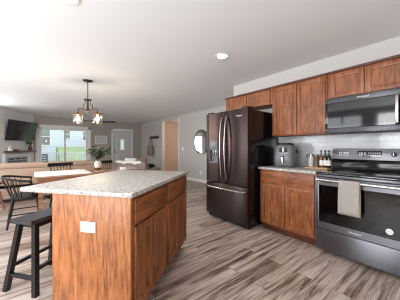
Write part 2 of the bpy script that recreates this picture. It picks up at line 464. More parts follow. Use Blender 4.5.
o = window_y('added_window_2', -.6, .6, 0, .7, 2.2); o.rotation_euler = (0, 0, R(-90)); o.location = (E1.x - .06, -1.9, 0)  # frame added around the living-side fill light
o = window_y('added_window_3', -.95, .95, 0, .7, 2.2); o.rotation_euler = (0, 0, R(90)); o.location = (XE + .06, -.9, 0)  # invented frame that goes with the east fill light
# baseboards
BH, BT = .10, .014
def bb(name, a, b): return struct(box(name, WHITE, a, b, .003))
bb('baseboard_mirror', (-6.99, YE - BT, 0), (-2.96, YE, BH))
bb('baseboard_entry', (XD, YE - BT, 0), (-8.4, YE, BH))
bb('baseboard_return', (-2.944 - BT, YK, 0), (-2.944, YE - BT, BH))
bb('baseboard_window', (XD, PY1 + .09, 0), (XD + BT, FY0 - .09, BH))
bb('baseboard_hall', (-9.39, 6.2 - BT, 0), (-6.01, 6.2, BH))
# hall opening: white corner bead
struct(box('trim_1', WHITE, (-7.03, YE - .004, 0), (-6.965, YE + T + .004, OH), .002))
# backsplash
struct(box('wall_backsplash', TILE, (-1.9, YK - .008, .914), (XE, YK - .0005, 1.80)))

# front door
def door_front():
    d = bpy.data.objects.new('door_1', None); COL.objects.link(d); d.location = (XD, FY0, 0); struct(d)
    W_ = FY1 - FY0
    m = MB()
    m.box((-.005, -.08, 0), (.02, .005, FH + .08), .004); m.box((-.005, W_ - .005, 0), (.02, W_ + .08, FH + .08), .004); m.box((-.005, -.08, FH - .005), (.02, W_ + .08, FH + .085), .004)
    m.build('door_casing', WHITE, d, 40)
    y0, y1 = .37, .53
    m = MB()   # leaf with a small light opening and raised panels
    X0, X1 = -.06, -.015
    m.box((X0, .008, .005), (X1, y0, FH - .01)); m.box((X0, y1, .005), (X1, W_ - .008, FH - .01))
    m.box((X0, y0, .005), (X1, y1, 1.10)); m.box((X0, y0, 1.58), (X1, y1, FH - .01))
    for a, b, c, e in ((.10, .40, .15, .85), (.50, .80, .15, .85), (.10, .30, 1.05, 1.85), (.60, .80, 1.05, 1.85)):
        m.box((X1 - .002, a, c), (X1 + .008, b, e), .006)
    m.build('door_panel', DOORP, d, 40)
    m = MB()
    for a, b in (((X1, y0 - .03, 1.07), (X1 + .012, y0, 1.61)), ((X1, y1, 1.07), (X1 + .012, y1 + .03, 1.61)), ((X1, y0, 1.07), (X1 + .012, y1, 1.10)), ((X1, y0, 1.58), (X1 + .012, y1, 1.61))): m.box(a, b)
    m.build('light_frame', WHITE, d)
    box('pane', FROST, (-.042, y0, 1.10), (-.036, y1, 1.58), parent=d)
    m = MB(); m.lathe([(.028, 0), (.028, .008), (.012, .012), (.012, .045), (.027, .055), (.027, .075), (.015, .085)], M=Matrix.Translation((X1, .075, .98)) @ Matrix.Rotation(R(90), 4, 'Y'))
    m.build('door_knob', BRONZE, d, 40)
    m = MB(); m.lathe([(.028, 0), (.028, .012), (.018, .02)], M=Matrix.Translation((X1, .075, 1.12)) @ Matrix.Rotation(R(90), 4, 'Y'))
    m.build('deadbolt', BRONZE, d, 40)
door_front()

# patio sliding door
def door_patio():
    d = bpy.data.objects.new('door_2', None); COL.objects.link(d); d.location = (XD, PY0, 0); struct(d)
    W_ = PY1 - PY0
    m = MB()
    m.box((-.005, -.09, 0), (.022, .01, PH + .09), .004); m.box((-.005, W_ - .01, 0), (.022, W_ + .09, PH + .09), .004); m.box((-.005, -.09, PH - .01), (.022, W_ + .09, PH + .10), .004)
    m.build('door_casing', WHITE, d, 40)
    m = MB()
    for a, b in (((-.11, 0, 0), (-.01, .035, PH)), ((-.11, W_ - .035, 0), (-.01, W_, PH)), ((-.11, 0, PH - .035), (-.01, W_, PH)), ((-.11, 0, 0), (-.01, W_, .03))): m.box(a, b)
    m.build('door_frame', WHITE, d)
    h = W_ / 2
    for i, (a, b, x) in enumerate(((.035, h + .035, -.05), (h - .035, W_ - .035, -.09))):
        m = MB(); f = .065
        m.box((x, a, .03), (x + .035, a + f, PH - .035)); m.box((x, b - f, .03), (x + .035, b, PH - .035)); m.box((x, a + f, .03), (x + .035, b - f, .03 + .09)); m.box((x, a + f, PH - .035 - f), (x + .035, b - f, PH - .035))
        p = m.build('sliding_panel', WHITE, d)
        g = MB(); g.box((x + .014, a + f, .12), (x + .02, b - f, PH - .035 - f)); g.build('pane', PANE, p)
    m = MB(); m.box((-.015, h - .02, .95), (.012, h + .012, 1.2), .006); m.build('door_handle', WHITE, d, 40)
door_patio()

# ------------------------------------------------------------------ kitchen run
def shaker(m, x0, x1, z0, z1, y, rail=.058, th=.02):
    m.box((x0 + rail - .004, y - th + .012, z0 + rail - .004), (x1 - rail + .004, y, z1 - rail + .004))
    m.box((x0, y - th, z0), (x0 + rail, y, z1), .003); m.box((x1 - rail, y - th, z0), (x1, y, z1), .003)
    m.box((x0 + rail, y - th, z0), (x1 - rail, y, z0 + rail), .003); m.box((x0 + rail, y - th, z1 - rail), (x1 - rail, y, z1), .003)

def base_cabinet(name, label, loc, rotz, w_, depth, split=None, group=None, end=False, drawer_top=.862):
    t = thing(name, label, 'cabinet', loc, rotz, group)
    box('cabinet_box', W_Z, (0, 0, .105), (w_, depth, .883), .002, t)
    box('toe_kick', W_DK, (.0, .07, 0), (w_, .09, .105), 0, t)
    box('drawer_front', W_X, (.022, -.02, .70), (w_ - .022, 0, drawer_top), .004, t)
    split = split or w_ / 2
    m = MB(); shaker(m, .022, split - .004, .125, .682, 0); m.build('door', W_Z, t, 30)
    m = MB(); shaker(m, split + .004, w_ - .022, .125, .682, 0); m.build('door', W_Z, t, 30)
    if end: o = box('end_panel', W_PAN, (-.018, -.004, 0), (-.001, depth, .883), .001, t); o['label'] = 'flat grained end panel'
    return t

CF = YK - .61
base_cabinet('base_cabinet', 'oak base cabinet with one drawer and two doors between fridge and range', (-1.86, CF, 0), 0, .785, .60)
tag(box('granite_worktop', GRAN, (-1.875, CF - .03, .884), (-1.072, YK - .01, .914), .004), 'short speckled granite worktop on the base cabinet between fridge and range', 'countertop')

def wall_cabinet(name, label, x0, x1, z0, z1, split, y=YK - .325, group='oak wall cabinets above the kitchen run', gap=.012):
    t = thing(name, label, 'cabinet', (x0, y, z0), 0, group)
    W_, H_ = x1 - x0, z1 - z0
    box('cabinet_box', W_Z, (.0005, 0, 0), (W_ - .0005, .322, H_), .002, t)
    s = split - x0
    m = MB(); shaker(m, gap, s - .003, .012, H_ - .03, 0); m.build('door', W_Z, t, 30)
    m = MB(); shaker(m, s + .003, W_ - gap, .012, H_ - .03, 0); m.build('door', W_Z, t, 30)
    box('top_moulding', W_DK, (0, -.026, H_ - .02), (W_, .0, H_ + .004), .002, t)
    return t
wall_cabinet('wall_cabinet', 'tall oak wall cabinet with two doors above the air fryer', -1.842, -1.068, 1.372, 2.134, -1.455)
wall_cabinet('wall_cabinet', 'short oak wall cabinet with two doors above the microwave', -1.065, -.302, 1.795, 2.134, -.684, gap=.03)
wall_cabinet('wall_cabinet', 'shallow oak wall cabinet with two doors over the fridge', -2.84, -1.845, 1.875, 2.134, -2.40, gap=.03)

# fridge
def fridge():
    t = thing('fridge', 'dark french door fridge with water dispenser and bottom freezer', 'fridge', (-2.815, 2.386, 0))
    W_ = .908
    c = W_ / 2
    o = box('case', FR_SIDE, (.012, .075, .03), (W_ - .012, .80, 1.755), .006, t); o['label'] = 'glossy black case'
    box('hinge_cover', BLKM, (W_ - .12, .02, 1.776), (W_ - .02, .17, 1.80), .006, t)
    box('hinge_cover', BLKM, (.02, .02, 1.776), (.12, .17, 1.80), .006, t)
    # left door with a recess for the dispenser
    m = MB(); d0, d1, z0, z1 = .075, .285, .95, 1.31
    m.box((0, 0, .625), (d0, .07, 1.775), .006); m.box((d1, 0, .625), (c - .003, .07, 1.775), .006)
    m.box((d0 - .008, .0005, .626), (d1 + .008, .07, z0)); m.box((d0 - .008, .0005, z1), (d1 + .008, .07, 1.774))
    dl = m.build('door', FR_M, t, 40)
    m = MB()
    m.box((d0 - .006, -.006, z1 - .16), (d1 + .006, .05, z1 + .004), .003)
    m.box((d0, .05, z0), (d1, .064, z1 - .15)); m.box((d0 - .006, -.006, z0 - .01), (d0 + .008, .05, z1)); m.box((d1 - .008, -.006, z0 - .01), (d1 + .006, .05, z1)); m.box((d0, -.006, z0 - .012), (d1, .05, z0 + .01))
    dd = m.build('dispenser', DARKM, t, 40); dd['label'] = 'grey water and ice dispenser'
    m = MB(); m.box((d0 + .06, .018, z0 + .12), (d0 + .10, .03, z0 + .26), .004); m.box((d0 + .12, .018, z0 + .12), (d0 + .16, .03, z0 + .26), .004); m.build('paddle', HND, dd, 40)
    m = MB(); m.box((c + .003, 0, .625), (W_, .07, 1.775), .006); m.build('door', FR_M, t, 40)
    m = MB(); m.box((0, 0, .075), (W_, .07, .613), .006); m.build('freezer_drawer', FR_M, t, 40)
    for x, dx in ((c - .05, -.012), (c + .05, .012)):
        m = MB(); pts = []
        for i in range(15):
            u = i / 14; pts.append((x + dx * 0, -.012 - .055 * math.sin(PI * u) ** .6, .70 + u * .98))
        m.tube(pts, .0125, 10); h = m.build('door_handle', HND, t, 60); h['label'] = 'bowed steel door handle'
    m = MB(); m.tube([(.03, -.0, .555), (.04, -.05, .55)] + [(.05 + .81 * i / 8, -.055 - .012 * math.sin(PI * i / 8), .55) for i in range(9)] + [(W_ - .04, -.05, .55), (W_ - .03, 0, .555)], .017, 10)
    h = m.build('freezer_handle', HND, t, 60); h['label'] = 'long steel freezer handle'
    box('kick_grille', BLKM, (.02, .04, .02), (W_ - .02, .08, .07), .003, t)
    for x in (.05, W_ - .05):
        for y in (.10, .72): m = MB(); m.lathe([(.025, 0), (.025, .012), (.014, .016), (.014, .035)], (x, y, 0), 14); m.build('foot', BLKM, t, 40)
    text('Whirlpool', 'badge', PLASTIC, t, (W_ - .16, -.0012, 1.67), (R(90), 0, 0), .027)
fridge()

# microwave
def microwave():
    t = thing('microwave', 'black and steel microwave mounted under the short wall cabinet', 'microwave', (-1.064, YK - .405, 1.372))
    W_, H_, D_ = .76, .418, .40
    box('case', BLKM, (.001, .04, .004), (W_ - .001, D_ - .004, H_ - .002), .003, t)
    o = box('vent_strip', MW_M, (0, 0, H_ - .062), (W_, .04, H_), .004, t); o['label'] = 'steel top strip with badge'
    m = MB()
    f = .028
    X1 = .665
    m.box((0, .004, .06), (f, .04, H_ - .066), .003); m.box((X1 - .02, .004, .06), (X1, .04, H_ - .066), .003)
    m.box((f, .004, .06), (X1 - .02, .04, .085)); m.box((f, .004, H_ - .09), (X1 - .02, .04, H_ - .066))
    dr = m.build('door', BLK, t, 40)
    o = box('window', P('microwave_glass', srgb(6, 6, 7), .06, spec=.5), (f, .009, .085), (X1 - .02, .03, H_ - .09), 0, dr); o['label'] = 'dark glass window'
    o = box('handle', HND, (X1 - .018, -.035, .07), (X1 + .008, -.02, H_ - .07), .004, dr); o['label'] = 'vertical steel handle'
    for z in (.08, H_ - .10): box('handle_post', HND, (X1 - .01, -.021, z), (X1 + .002, .005, z + .02), 0, dr)
    o = box('control_panel', BLK, (X1 + .003, .004, .06), (W_, .04, H_ - .066), .003, t); o['label'] = 'black control panel'
    box('bottom_strip', MW_M, (0, .0, .0), (W_, .04, .057), .004, t)
    text('Whirlpool', 'badge', PLASTIC, t, (W_ / 2, -.0012, H_ - .03), (R(90), 0, 0), .026)
microwave()

# range
def kitchen_range():
    Yf = 2.553
    t = thing('range', 'black stainless electric range with towel hung on its oven handle', 'range', (-1.064, Yf, 0))
    W_, D_ = .76, YK - .015 - Yf
    box('body', BLKM, (.002, .05, .03), (W_ - .002, D_, .895), .003, t)
    o = box('cooktop', BLK, (0, .005, .895), (W_, D_ - .14, .915), .004, t); o['label'] = 'black glass cooktop'
    bp = P('burner_ring', srgb(70, 70, 72), .25, var=.05)
    for x, y, r_ in ((.2, .16, .11), (.56, .16, .085), (.2, .39, .085), (.56, .39, .11)):
        m = MB(); m.tube([(x + r_ * math.cos(a), y + r_ * math.sin(a), .9151) for a in [2 * PI * i / 32 for i in range(32)]], .0012, 6, closed=True); m.build('burner', bp, t, 60)
    box('front_trim', RG_M, (.0, .0, .868), (W_, .05, .894), .004, t)
    # oven door
    zd0, zd1 = .285, .86
    f = .04
    m = MB()
    m.box((.004, 0, zd0), (f, .045, zd1), .003); m.box((W_ - f, 0, zd0), (W_ - .004, .045, zd1), .003)
    m.box((f, 0, zd0), (W_ - f, .045, zd0 + .075)); m.box((f, 0, zd1 - .085), (W_ - f, .045, zd1))
    dr = m.build('oven_door', RG_M, t, 40)
    o = box('oven_window', OVG, (f, .003, zd0 + .075), (W_ - f, .03, zd1 - .085), 0, dr); o['label'] = 'dark glass oven window'
    m = MB(); m.tube([(.035, -.05, .838)] + [(.06 + .64 * i / 6, -.052, .838) for i in range(7)] + [(W_ - .035, -.05, .838)], .0155, 12); o = m.build('oven_handle', RG_L, dr, 60); o['label'] = 'bright steel oven handle'
    for x in (.06, W_ - .06):
        m = MB(); m.box((x - .016, -.05, .826), (x + .016, .002, .852), .005); m.build('handle_mount', BLKM, dr, 40)
    text('Whirlpool', 'badge', PLASTIC, dr, (W_ / 2, -.0012, zd0 + .037), (R(90), 0, 0), .026)
    m = MB(); m.lathe([(.0, 0), (.027, 0), (.027, .0008)], M=Matrix.Translation((.645, .0025, zd0 + .14)) @ Matrix.Rotation(R(90), 4, 'X')); s_ = m.build('sticker', PLASTIC, dr, 40); s_['label'] = 'round white sticker on the oven glass'
    m = MB(); m.tube([(.645 + .017 * math.cos(a), .0015, zd0 + .14 + .017 * math.sin(a)) for a in [2 * PI * i / 24 for i in range(24)]], .0015, 6, closed=True); m.box((.638, .0008, zd0 + .137), (.652, .0016, zd0 + .143)); m.build('sticker_ring', DARKM, s_)
    box('storage_drawer', RG_M, (.004, .002, .045), (W_ - .004, .05, zd0 - .008), .005, t)
    for x in (.06, W_ - .06):
        for y in (.12, D_ - .08): m = MB(); m.lathe([(.02, 0), (.02, .01), (.012, .012), (.012, .035)], (x, y, 0), 12); m.build('foot', BLKM, t, 40)
    # backguard
    yb = D_ - .155
    m = MB(); m.prism([(0, yb + .02, .914), (0, D_, .914), (0, D_, 1.185), (0, yb + .022, 1.185), (0, yb, 1.05), (0, yb + .012, 1.04)], (W_, 0, 0)); bgd = m.build('backguard', BLK, t)
    nz = Vector((0, 1.185 - 1.05, -(.022))).normalized()
    ang = math.atan2(.022, .135)
    Mx = Matrix.Translation((0, yb, 1.05)) @ Matrix.Rotation(-ang, 4, 'X')
    m = MB(); m.box((0, -.006, .002), (W_, .001, .137), .002, Mx); cp = m.build('control_panel', RG_M, t, 40); cp['label'] = 'steel control panel with display'
    m = MB(); m.box((.27, -.0085, .035), (.50, -.005, .108), .001, Mx); dsp = m.build('display', BLK, cp, 40)
    m = MB()
    for i in range(6):
        for j in range(2): m.box((.375 + i * .02, -.0092, .05 + j * .028), (.387 + i * .02, -.008, .062 + j * .028), 0, Mx)
    m.build('key_print', P('display_print', srgb(170, 172, 176), .5), dsp)
    m = MB()
    m.box((.285, -.0092, .06), (.30, -.008, .09), 0, Mx); m.box((.308, -.0092, .06), (.323, -.008, .09), 0, Mx); m.box((.335, -.0092, .06), (.35, -.008, .09), 0, Mx)
    m.build('clock_digits', P('display_print', srgb(170, 172, 176), .5), dsp)
    m = MB()
    for x in (.075, .095, .125, .145, .165):
        m.box((x, -.0072, .075), (x + .013, -.0058, .088), 0, Mx); m.box((x + .001, -.0072, .05), (x + .012, -.0058, .056), 0, Mx)
    m.build('button_print', PLASTIC, cp)
    for x in (.60, .69):
        m = MB(); m.lathe([(.026, 0), (.026, .006), (.021, .008), (.019, .03), (.0, .031)], M=Mx @ Matrix.Translation((x, -.006, .07)) @ Matrix.Rotation(R(90), 4, 'X'))
        k = m.build('knob', BLKM, cp, 40)
        m = MB(); m.box((x - .004, -.042, .052), (x + .004, -.03, .088), .002, Mx); m.build('knob_grip', RG_L, k, 40)
    return t
kitchen_range()

# dish towel folded over the oven handle
def towel():
    m = MB(); W0, W1 = -.806, -.626
    yh, zh, r_ = 2.501, .838, .0185
    prof = []
    for i in range(10): prof.append((yh - r_ - .003 - .004 * math.sin(i * .5),   .515 + (zh - .515) * i / 10))
    for i in range(9):
        a = PI - PI * i / 8; prof.append((yh + r_ * math.cos(a), zh + r_ * math.sin(a)))
    for i in range(8): prof.append((yh + r_ + .001, zh - (zh - .50) * (i + 1) / 8))
    n = 14; th = .004
    rows = []
    for j in range(n + 1):
        u = j / n
        row = []
        for k, (y, z) in enumerate(prof):
            wv = .004 * math.sin(u * 9 + z * 6) * (1 if k < 10 else .2) * min(1, (zh - z) * 8 if z < zh else 0)
            sk = (.016 * u if k < 10 else -.012 * u) * (1 if z < .6 else 0)
            row.append(Vector((W0 + (W1 - W0) * u + .02 * (u - .5) * (zh - z), y - abs(wv), z - sk * 0)))
        rows.append(row)
    V = [[m.bm.verts.new(p) for p in r] for r in rows]
    for j in range(n):
        for k in range(len(prof) - 1): m.bm.faces.new((V[j][k], V[j + 1][k], V[j + 1][k + 1], V[j][k + 1]))
    o = m.build('dish_towel', LINEN, None, 180)
    md = o.modifiers.new('thick', 'SOLIDIFY'); md.thickness = th; md.offset = 1
    tag(o, 'grey dish towel folded over the oven door handle', 'towel')
towel()

# air fryer
def air_fryer():
    t = thing('air_fryer', 'charcoal air fryer standing on the worktop beside the fridge', 'air fryer', (-1.655, 2.955, .9145), R(18))
    def ring(hx, hy, z, n=32, p=4):
        r = []
        for i in range(n):
            a = 2 * PI * i / n; c, s_ = math.cos(a), math.sin(a)
            r.append(Vector((hx * abs(c) ** (2 / p) * (1 if c >= 0 else -1), hy * abs(s_) ** (2 / p) * (1 if s_ >= 0 else -1), z)))
        return r
    m = MB(); m.rings([ring(.125, .135, .0), ring(.14, .15, .012), ring(.15, .16, .06), ring(.152, .162, .18), ring(.145, .155, .27), ring(.125, .14, .312), ring(.09, .11, .33), ring(.07, .09, .333)])
    m.build('body', DARKM, t, 50)
    m = MB(); m.rings([ring(.115, .13, .318), ring(.10, .12, .345), ring(.06, .08, .352)]); m.build('top_cover', BLKM, t, 50)
    m = MB(); m.box((-.105, -.168, .03), (.105, -.155, .185), .01); bk = m.build('basket_front', DARKM, t, 40)
    m = MB(); m.tube([(0, -.16, .15), (0, -.20, .15), (0, -.215, .13), (0, -.215, .07)], .014, 10); o = m.build('handle', BLKM, bk, 60)
    m = MB(); m.box((-.012, -.2315, .06), (.012, -.227, .15), .002); o = m.build('handle_plate', RG_L, bk, 40); o['label'] = 'steel handle plate'
    m = MB(); m.box((-.055, -.164, .215), (.055, -.150, .275), .006); m.build('control_panel', BLKM, t, 40)
    m = MB(); m.box((-.006, -.1655, .205), (.006, -.163, .285), .001); m.build('highlight_strip', RG_L, t, 40)  # bright strip modelled in place of a highlight on the body
    # vent at the right side
    m = MB()
    for i in range(6): m.box((.145, -.05 + i * .018, .20), (.156, -.042 + i * .018, .25))
    m.build('side_vent', BLKM, t)
air_fryer()
m = MB(); m.tube([(-1.50, 3.10, .935), (-1.46, 3.12, .96), (-1.445, 3.15, 1.05), (-1.44, 3.19, 1.10), (-1.43, 3.17, 1.07), (-1.42, 3.12, .98), (-1.40, 3.06, .922), (-1.39, 3.02, .919), (-1.42, 2.98, .919), (-1.46, 3.0, .919)], .0035, 8)
tag(m.build('power_cord', DARKM, None, 60), 'dark power cord looping up beside the air fryer', 'cord')

# cutting board and the jars on it
BX, BY = -1.225, 3.04
o = box('cutting_board', W_BOARD, (-.145, -.11, 0), (.145, .11, .016), .005); o.location = (BX, BY, .9145)
tag(o, 'pale wooden cutting board lying under the bottles beside the range', 'board')
ZB = .931
def jar(name, label, x, y, prof, mat, cat, parts, group=None):
    t = thing(name, label, cat, (x, y, ZB), 0, group)
    prof = [(r_ * 1.12, z * 1.36) for r_, z in prof]; parts = [(n_, [(r_ * 1.12, z * 1.36) for r_, z in q], mt) for n_, q, mt in parts]
    m = MB(); m.lathe(prof, seg=20); m.build('body', mat, t, 40)
    for nm, pr_, mt in parts:
        m = MB(); m.lathe(pr_, seg=20); m.build(nm, mt, t, 40)
    return t
JG = P('salt_glass', srgb(198, 196, 192), .1, var=.06)
jar('glass_jar', 'clear glass jar on the cutting board, left of the brown mill', -1.33, 3.06, [(.026, 0), (.028, .004), (.028, .10), (.022, .105)], JG, 'jar', [('lid', [(.024, .1052), (.024, .125), (.02, .128)], RG_L)])
MILLW = P('mill_wood', srgb(106, 78, 62), .4, var=.2)
jar('pepper_mill', 'brown pepper mill on the cutting board between jar and bottles', -1.262, 3.06, [(.03, 0), (.03, .012), (.026, .03), (.026, .085), (.03, .10), (.03, .118)], MILLW, 'mill', [('mill_head', [(.029, .1195), (.029, .125), (.02, .13), (.012, .133)], RG_L)])
BOTG = P('dark_bottle_glass', srgb(38, 36, 28), .08, spec=.6, var=.2)
LBL = P('paper_label', srgb(226, 222, 216), .7, var=.04)
for i, (x, y, mt, lab) in enumerate(((-1.195, 3.055, P('amber_glass', srgb(112, 76, 44), .1, var=.2), 'amber oil bottle on the cutting board next to the pepper mill'), (-1.148, 3.06, BOTG, 'middle dark oil bottle with white label in the row of three'), (-1.103, 3.055, P('green_black_glass', srgb(24, 28, 30), .08, var=.2), 'darkest oil bottle with white label nearest the range'))):
    jar('oil_bottle', lab, x, y, [(.018, 0), (.0195, .004), (.0195, .095), (.016, .108), (.008, .122), (.008, .15)], mt, 'bottle',
        [('label', [(.0199, .02), (.0201, .021), (.0201, .07), (.0199, .071)], LBL), ('cap', [(.0095, .1505), (.0095, .168), (.008, .17)], BLKM)], 'oil bottles beside the range')

# ------------------------------------------------------------------ island
IR = R(38.4)
IO = Vector((-1.974, -.076, 0)); IX = Vector((math.cos(IR), math.sin(IR), 0)); IY = Vector((-math.sin(IR), math.cos(IR), 0))
def il(x, y, z=0): return IO + IX * x + IY * y + Vector((0, 0, z))
o = box('island_worktop', GRAN, (0, 0, .884), (.892, 1.235, .914), .004); o.location = IO; o.rotation_euler = (0, 0, IR)
tag(o, 'large speckled granite island worktop with a seating overhang', 'countertop')
XB = .866
base_cabinet('island_cabinet', 'near oak island cabinet with flat end panel and outlet', il(XB, .036), IR + R(90), .572, .60, group='oak cabinets under the island worktop', end=True)
base_cabinet('island_cabinet', 'far oak island cabinet at the fridge end of the island', il(XB, .61), IR + R(90), .60, .60, group='oak cabinets under the island worktop')
# outlet on the end panel
def outlet(loc, rotz, wide, label, name='outlet'):
    t = thing(name, label, 'outlet', loc, rotz)
    a, b = (.057, .035) if wide else (.035, .057)
    box('cover_plate', PLASTIC, (-a, -.006, -b), (a, 0, b), .002, t)
    for s_ in (-1, 1):
        p = (s_ * .02, 0) if wide else (0, s_ * .02)
        m = MB(); m.box((p[0] - .015, -.008, p[1] - .013), (p[0] + .015, -.005, p[1] + .013), .002); k = m.build('socket', PLASTIC, t, 40)
        m = MB()
        for q in (-.006, .006): m.box((p[0] + (0 if wide else q) - .001 - (.003 if wide else 0), -.0086, p[1] + (q if wide else 0) - .001 - (0 if wide else .003)), (p[0] + (0 if wide else q) + .001 + (.003 if wide else 0), -.0075, p[1] + (q if wide else 0) + .001 + (0 if wide else .003)))
        m.build('slot', DARKM, k)
outlet(il(.560, .0175, .672), IR, True, 'white double outlet on the end panel of the island')

# counter stool
def stool():
    t = thing('counter_stool', 'black backless counter stool with dark grey seat beside the island', 'stool', (-2.323, -.153, 0), IR)
    L_ = .44
    m = MB(); n = 10   # gently dished seat
    rings = []
    for i in range(n + 1):
        u = i / n; y = u * L_
        zz = .61 - .006 * math.sin(PI * u)
        rings.append([(0, y, .576), (.225, y, .576), (.225, y, zz - .004), (.221, y, zz), (.004, y, zz), (0, y, zz - .004)])
    m.rings(rings); o = m.build('seat', SEATW, t, 40); o['label'] = 'dark grey seat'
    legs = {}
    for i, (sx, sy) in enumerate(((0, 0), (1, 0), (0, 1), (1, 1))):
        top = Vector((.035 if not sx else .192, .06 if not sy else L_ - .06, .578)); bot = Vector((-.062 if not sx else .245, .018 if not sy else L_ - .018, .0))
        m = MB(); h = .019
        m.rings([[bot + Vector(q) * h for q in ((-1, -1, 0), (1, -1, 0), (1, 1, 0), (-1, 1, 0))], [top + Vector(q) * h for q in ((-1, -1, 0), (1, -1, 0), (1, 1, 0), (-1, 1, 0))]])
        m.build('leg', BLACKW, t); legs[sx, sy] = (bot, top)
    at = lambda k, z: legs[k][0].lerp(legs[k][1], z / .578)
    for a, b, z in (((0, 0), (1, 0), .135), ((0, 1), (1, 1), .135), ((0, 0), (0, 1), .205), ((1, 0), (1, 1), .205)):
        m = MB(); m.tube([at(a, z), at(b, z)], .013, sq=True); m.build('stretcher', BLACKW, t)
    box('apron', BLACKW, (.025, .06, .53), (.2, L_ - .06, .5755), .002, t)
stool()

# ------------------------------------------------------------------ dining area
TX0, TX1, TY0, TY1, TZ = -4.82, -3.97, .0, 1.75, .755
def table():
    t = thing('dining_table', 'long oak dining table with polished top between island and sofa', 'table', (TX0, TY0, 0))
    W_, L_ = TX1 - TX0, TY1 - TY0
    box('tabletop', W_TAB, (0, 0, TZ - .03), (W_, L_, TZ), .006, t)
    m = MB()
    for a, b in (((.06, .06, TZ - .12), (W_ - .06, .08, TZ - .03)), ((.06, L_ - .08, TZ - .12), (W_ - .06, L_ - .06, TZ - .03)), ((.06, .08, TZ - .12), (.08, L_ - .08, TZ - .03)), ((W_ - .08, .08, TZ - .12), (W_ - .06, L_ - .08, TZ - .03))): m.box(a, b)
    m.build('apron', W_TAB, t)
    for x in (.09, W_ - .09):
        for y in (.09, L_ - .09):
            m = MB(); m.tube([(x, y, TZ - .03), (x, y, .0)], [.036, .024], sq=True); m.build('leg', W_TAB, t)
table()

m = MB(); m.box((TX0 + .012, .008, TZ + .0005), (TX1 - .008, .80, TZ + .0035), .001)  # thin white sheet painted as the patio door's reflection in the tabletop
tag(m.build('table_glare_sheet', P('table_glare_white', srgb(246, 246, 247), .3, var=.01), None, 40), 'white sheet standing in for the reflection on the near end of the dining table', 'reflection')

def windsor_arm():
    # low-back armchair at the head of the table, facing +Y
    t = thing('windsor_armchair', 'black low back spindle armchair at the head of the table', 'chair', (-4.33, -.10, 0))
    sw = .24
    m = MB()
    def seat(z, k): return [Vector((sw * k * math.copysign(abs(math.cos(a)) ** .7, math.cos(a)), .21 * k * math.copysign(abs(math.sin(a)) ** .7, math.sin(a)), z)) for a in [2 * PI * i / 28 for i in range(28)]]
    m.rings([seat(.425, .92), seat(.432, 1), seat(.448, 1), seat(.455, .94)]); m.build('seat', BLACKW, t, 50)
    bow = []
    for i in range(21):
        a = R(180 + 180 * i / 20); c, s_ = math.cos(a), math.sin(a)
        bow.append((.285 * c, -.02 + .26 * s_, .70 + .055 * abs(s_)))
    bow = [(-.28, .085, .685)] + bow + [(.28, .085, .685)]
    m = MB(); m.tube(bow, .017, 10); m.build('arm_bow', BLACKW, t, 60)
    for i in range(10):
        a = R(190 + 160 * i / 9); c, s_ = math.cos(a), math.sin(a)
        m = MB(); m.tube([(.185 * c, -.01 + .165 * s_, .45), (.285 * c, -.02 + .26 * s_, .70 + .055 * abs(s_))], [.007, .006], 8); m.build('spindle', BLACKW, t, 60)
    for s_ in (-1, 1): m = MB(); m.tube([(.20 * s_, .10, .45), (.28 * s_, .06, .69)], .012, 8); m.build('arm_post', BLACKW, t, 60)
    B = {}
    for sx in (-1, 1):
        for sy in (-1, 1):
            a, b = Vector((.17 * sx, .14 * sy, .43)), Vector((.235 * sx, .20 * sy, 0)); B[sx, sy] = (b, a)
            m = MB(); m.tube([a, a.lerp(b, .45), b], [.015, .019, .012], 10); m.build('leg', BLACKW, t, 60)
    for sx in (-1, 1): m = MB(); m.tube([B[sx, -1][0].lerp(B[sx, -1][1], .45), B[sx, 1][0].lerp(B[sx, 1][1], .45)], .009, 8); m.build('stretcher', BLACKW, t, 60)
windsor_arm()

def spindle_chair(label, loc, rotz):
    # faces local +y
    t = thing('spindle_chair', label, 'chair', loc, rotz, 'black spindle back chairs on the sofa side of the table')
    m = MB()
    def seat(z, k): return [Vector((.225 * k * math.copysign(abs(math.cos(a)) ** .6, math.cos(a)), .21 * k * math.copysign(abs(math.sin(a)) ** .6, math.sin(a)), z)) for a in [2 * PI * i / 28 for i in range(28)]]
    m.rings([seat(.425, .92), seat(.432, 1), seat(.448, 1), seat(.455, .94)]); m.build('seat', BLACKW, t, 50)
    pts = [(-.235 + .47 * i / 10, -.27 - .03 * math.sin(PI * i / 10), .84) for i in range(11)]
    m = MB(); m.rings([[Vector(p) + Vector(q) for q in ((0, -.011, -.035), (0, .011, -.035), (0, .011, .035), (0, -.011, .035))] for p in pts]); m.build('top_rail', BLACKW, t, 40)
    for i in range(7):
        u = (i + .5) / 7; m = MB(); m.tube([(-.18 + .36 * u, -.17, .45), (-.215 + .43 * u, -.27 - .03 * math.sin(PI * u), .82)], .0085 if 0 < i < 6 else .012, 8); m.build('spindle', BLACKW, t, 60)
    B = {}
    for sx in (-1, 1):
        for sy in (-1, 1):
            a, b = Vector((.16 * sx, .14 * sy, .43)), Vector((.215 * sx, .205 * sy, 0)); B[sx, sy] = (b, a)
            m = MB(); m.tube([a, a.lerp(b, .45), b], [.015, .018, .012], 10); m.build('leg', BLACKW, t, 60)
    for sx in (-1, 1): m = MB(); m.tube([B[sx, -1][0].lerp(B[sx, -1][1], .45), B[sx, 1][0].lerp(B[sx, 1][1], .45)], .009, 8); m.build('stretcher', BLACKW, t, 60)
    return t
c1 = spindle_chair('black spindle chair across the table, in front of the patio door', (-5.02, .52, 0), R(-75))
c2 = copy_tree(c1); c2.location = (-5.2, 1.42, 0); c2.rotation_euler = (0, 0, R(-70)); c2['label'] = 'black spindle chair beside the leafy vase, nearer the front door'

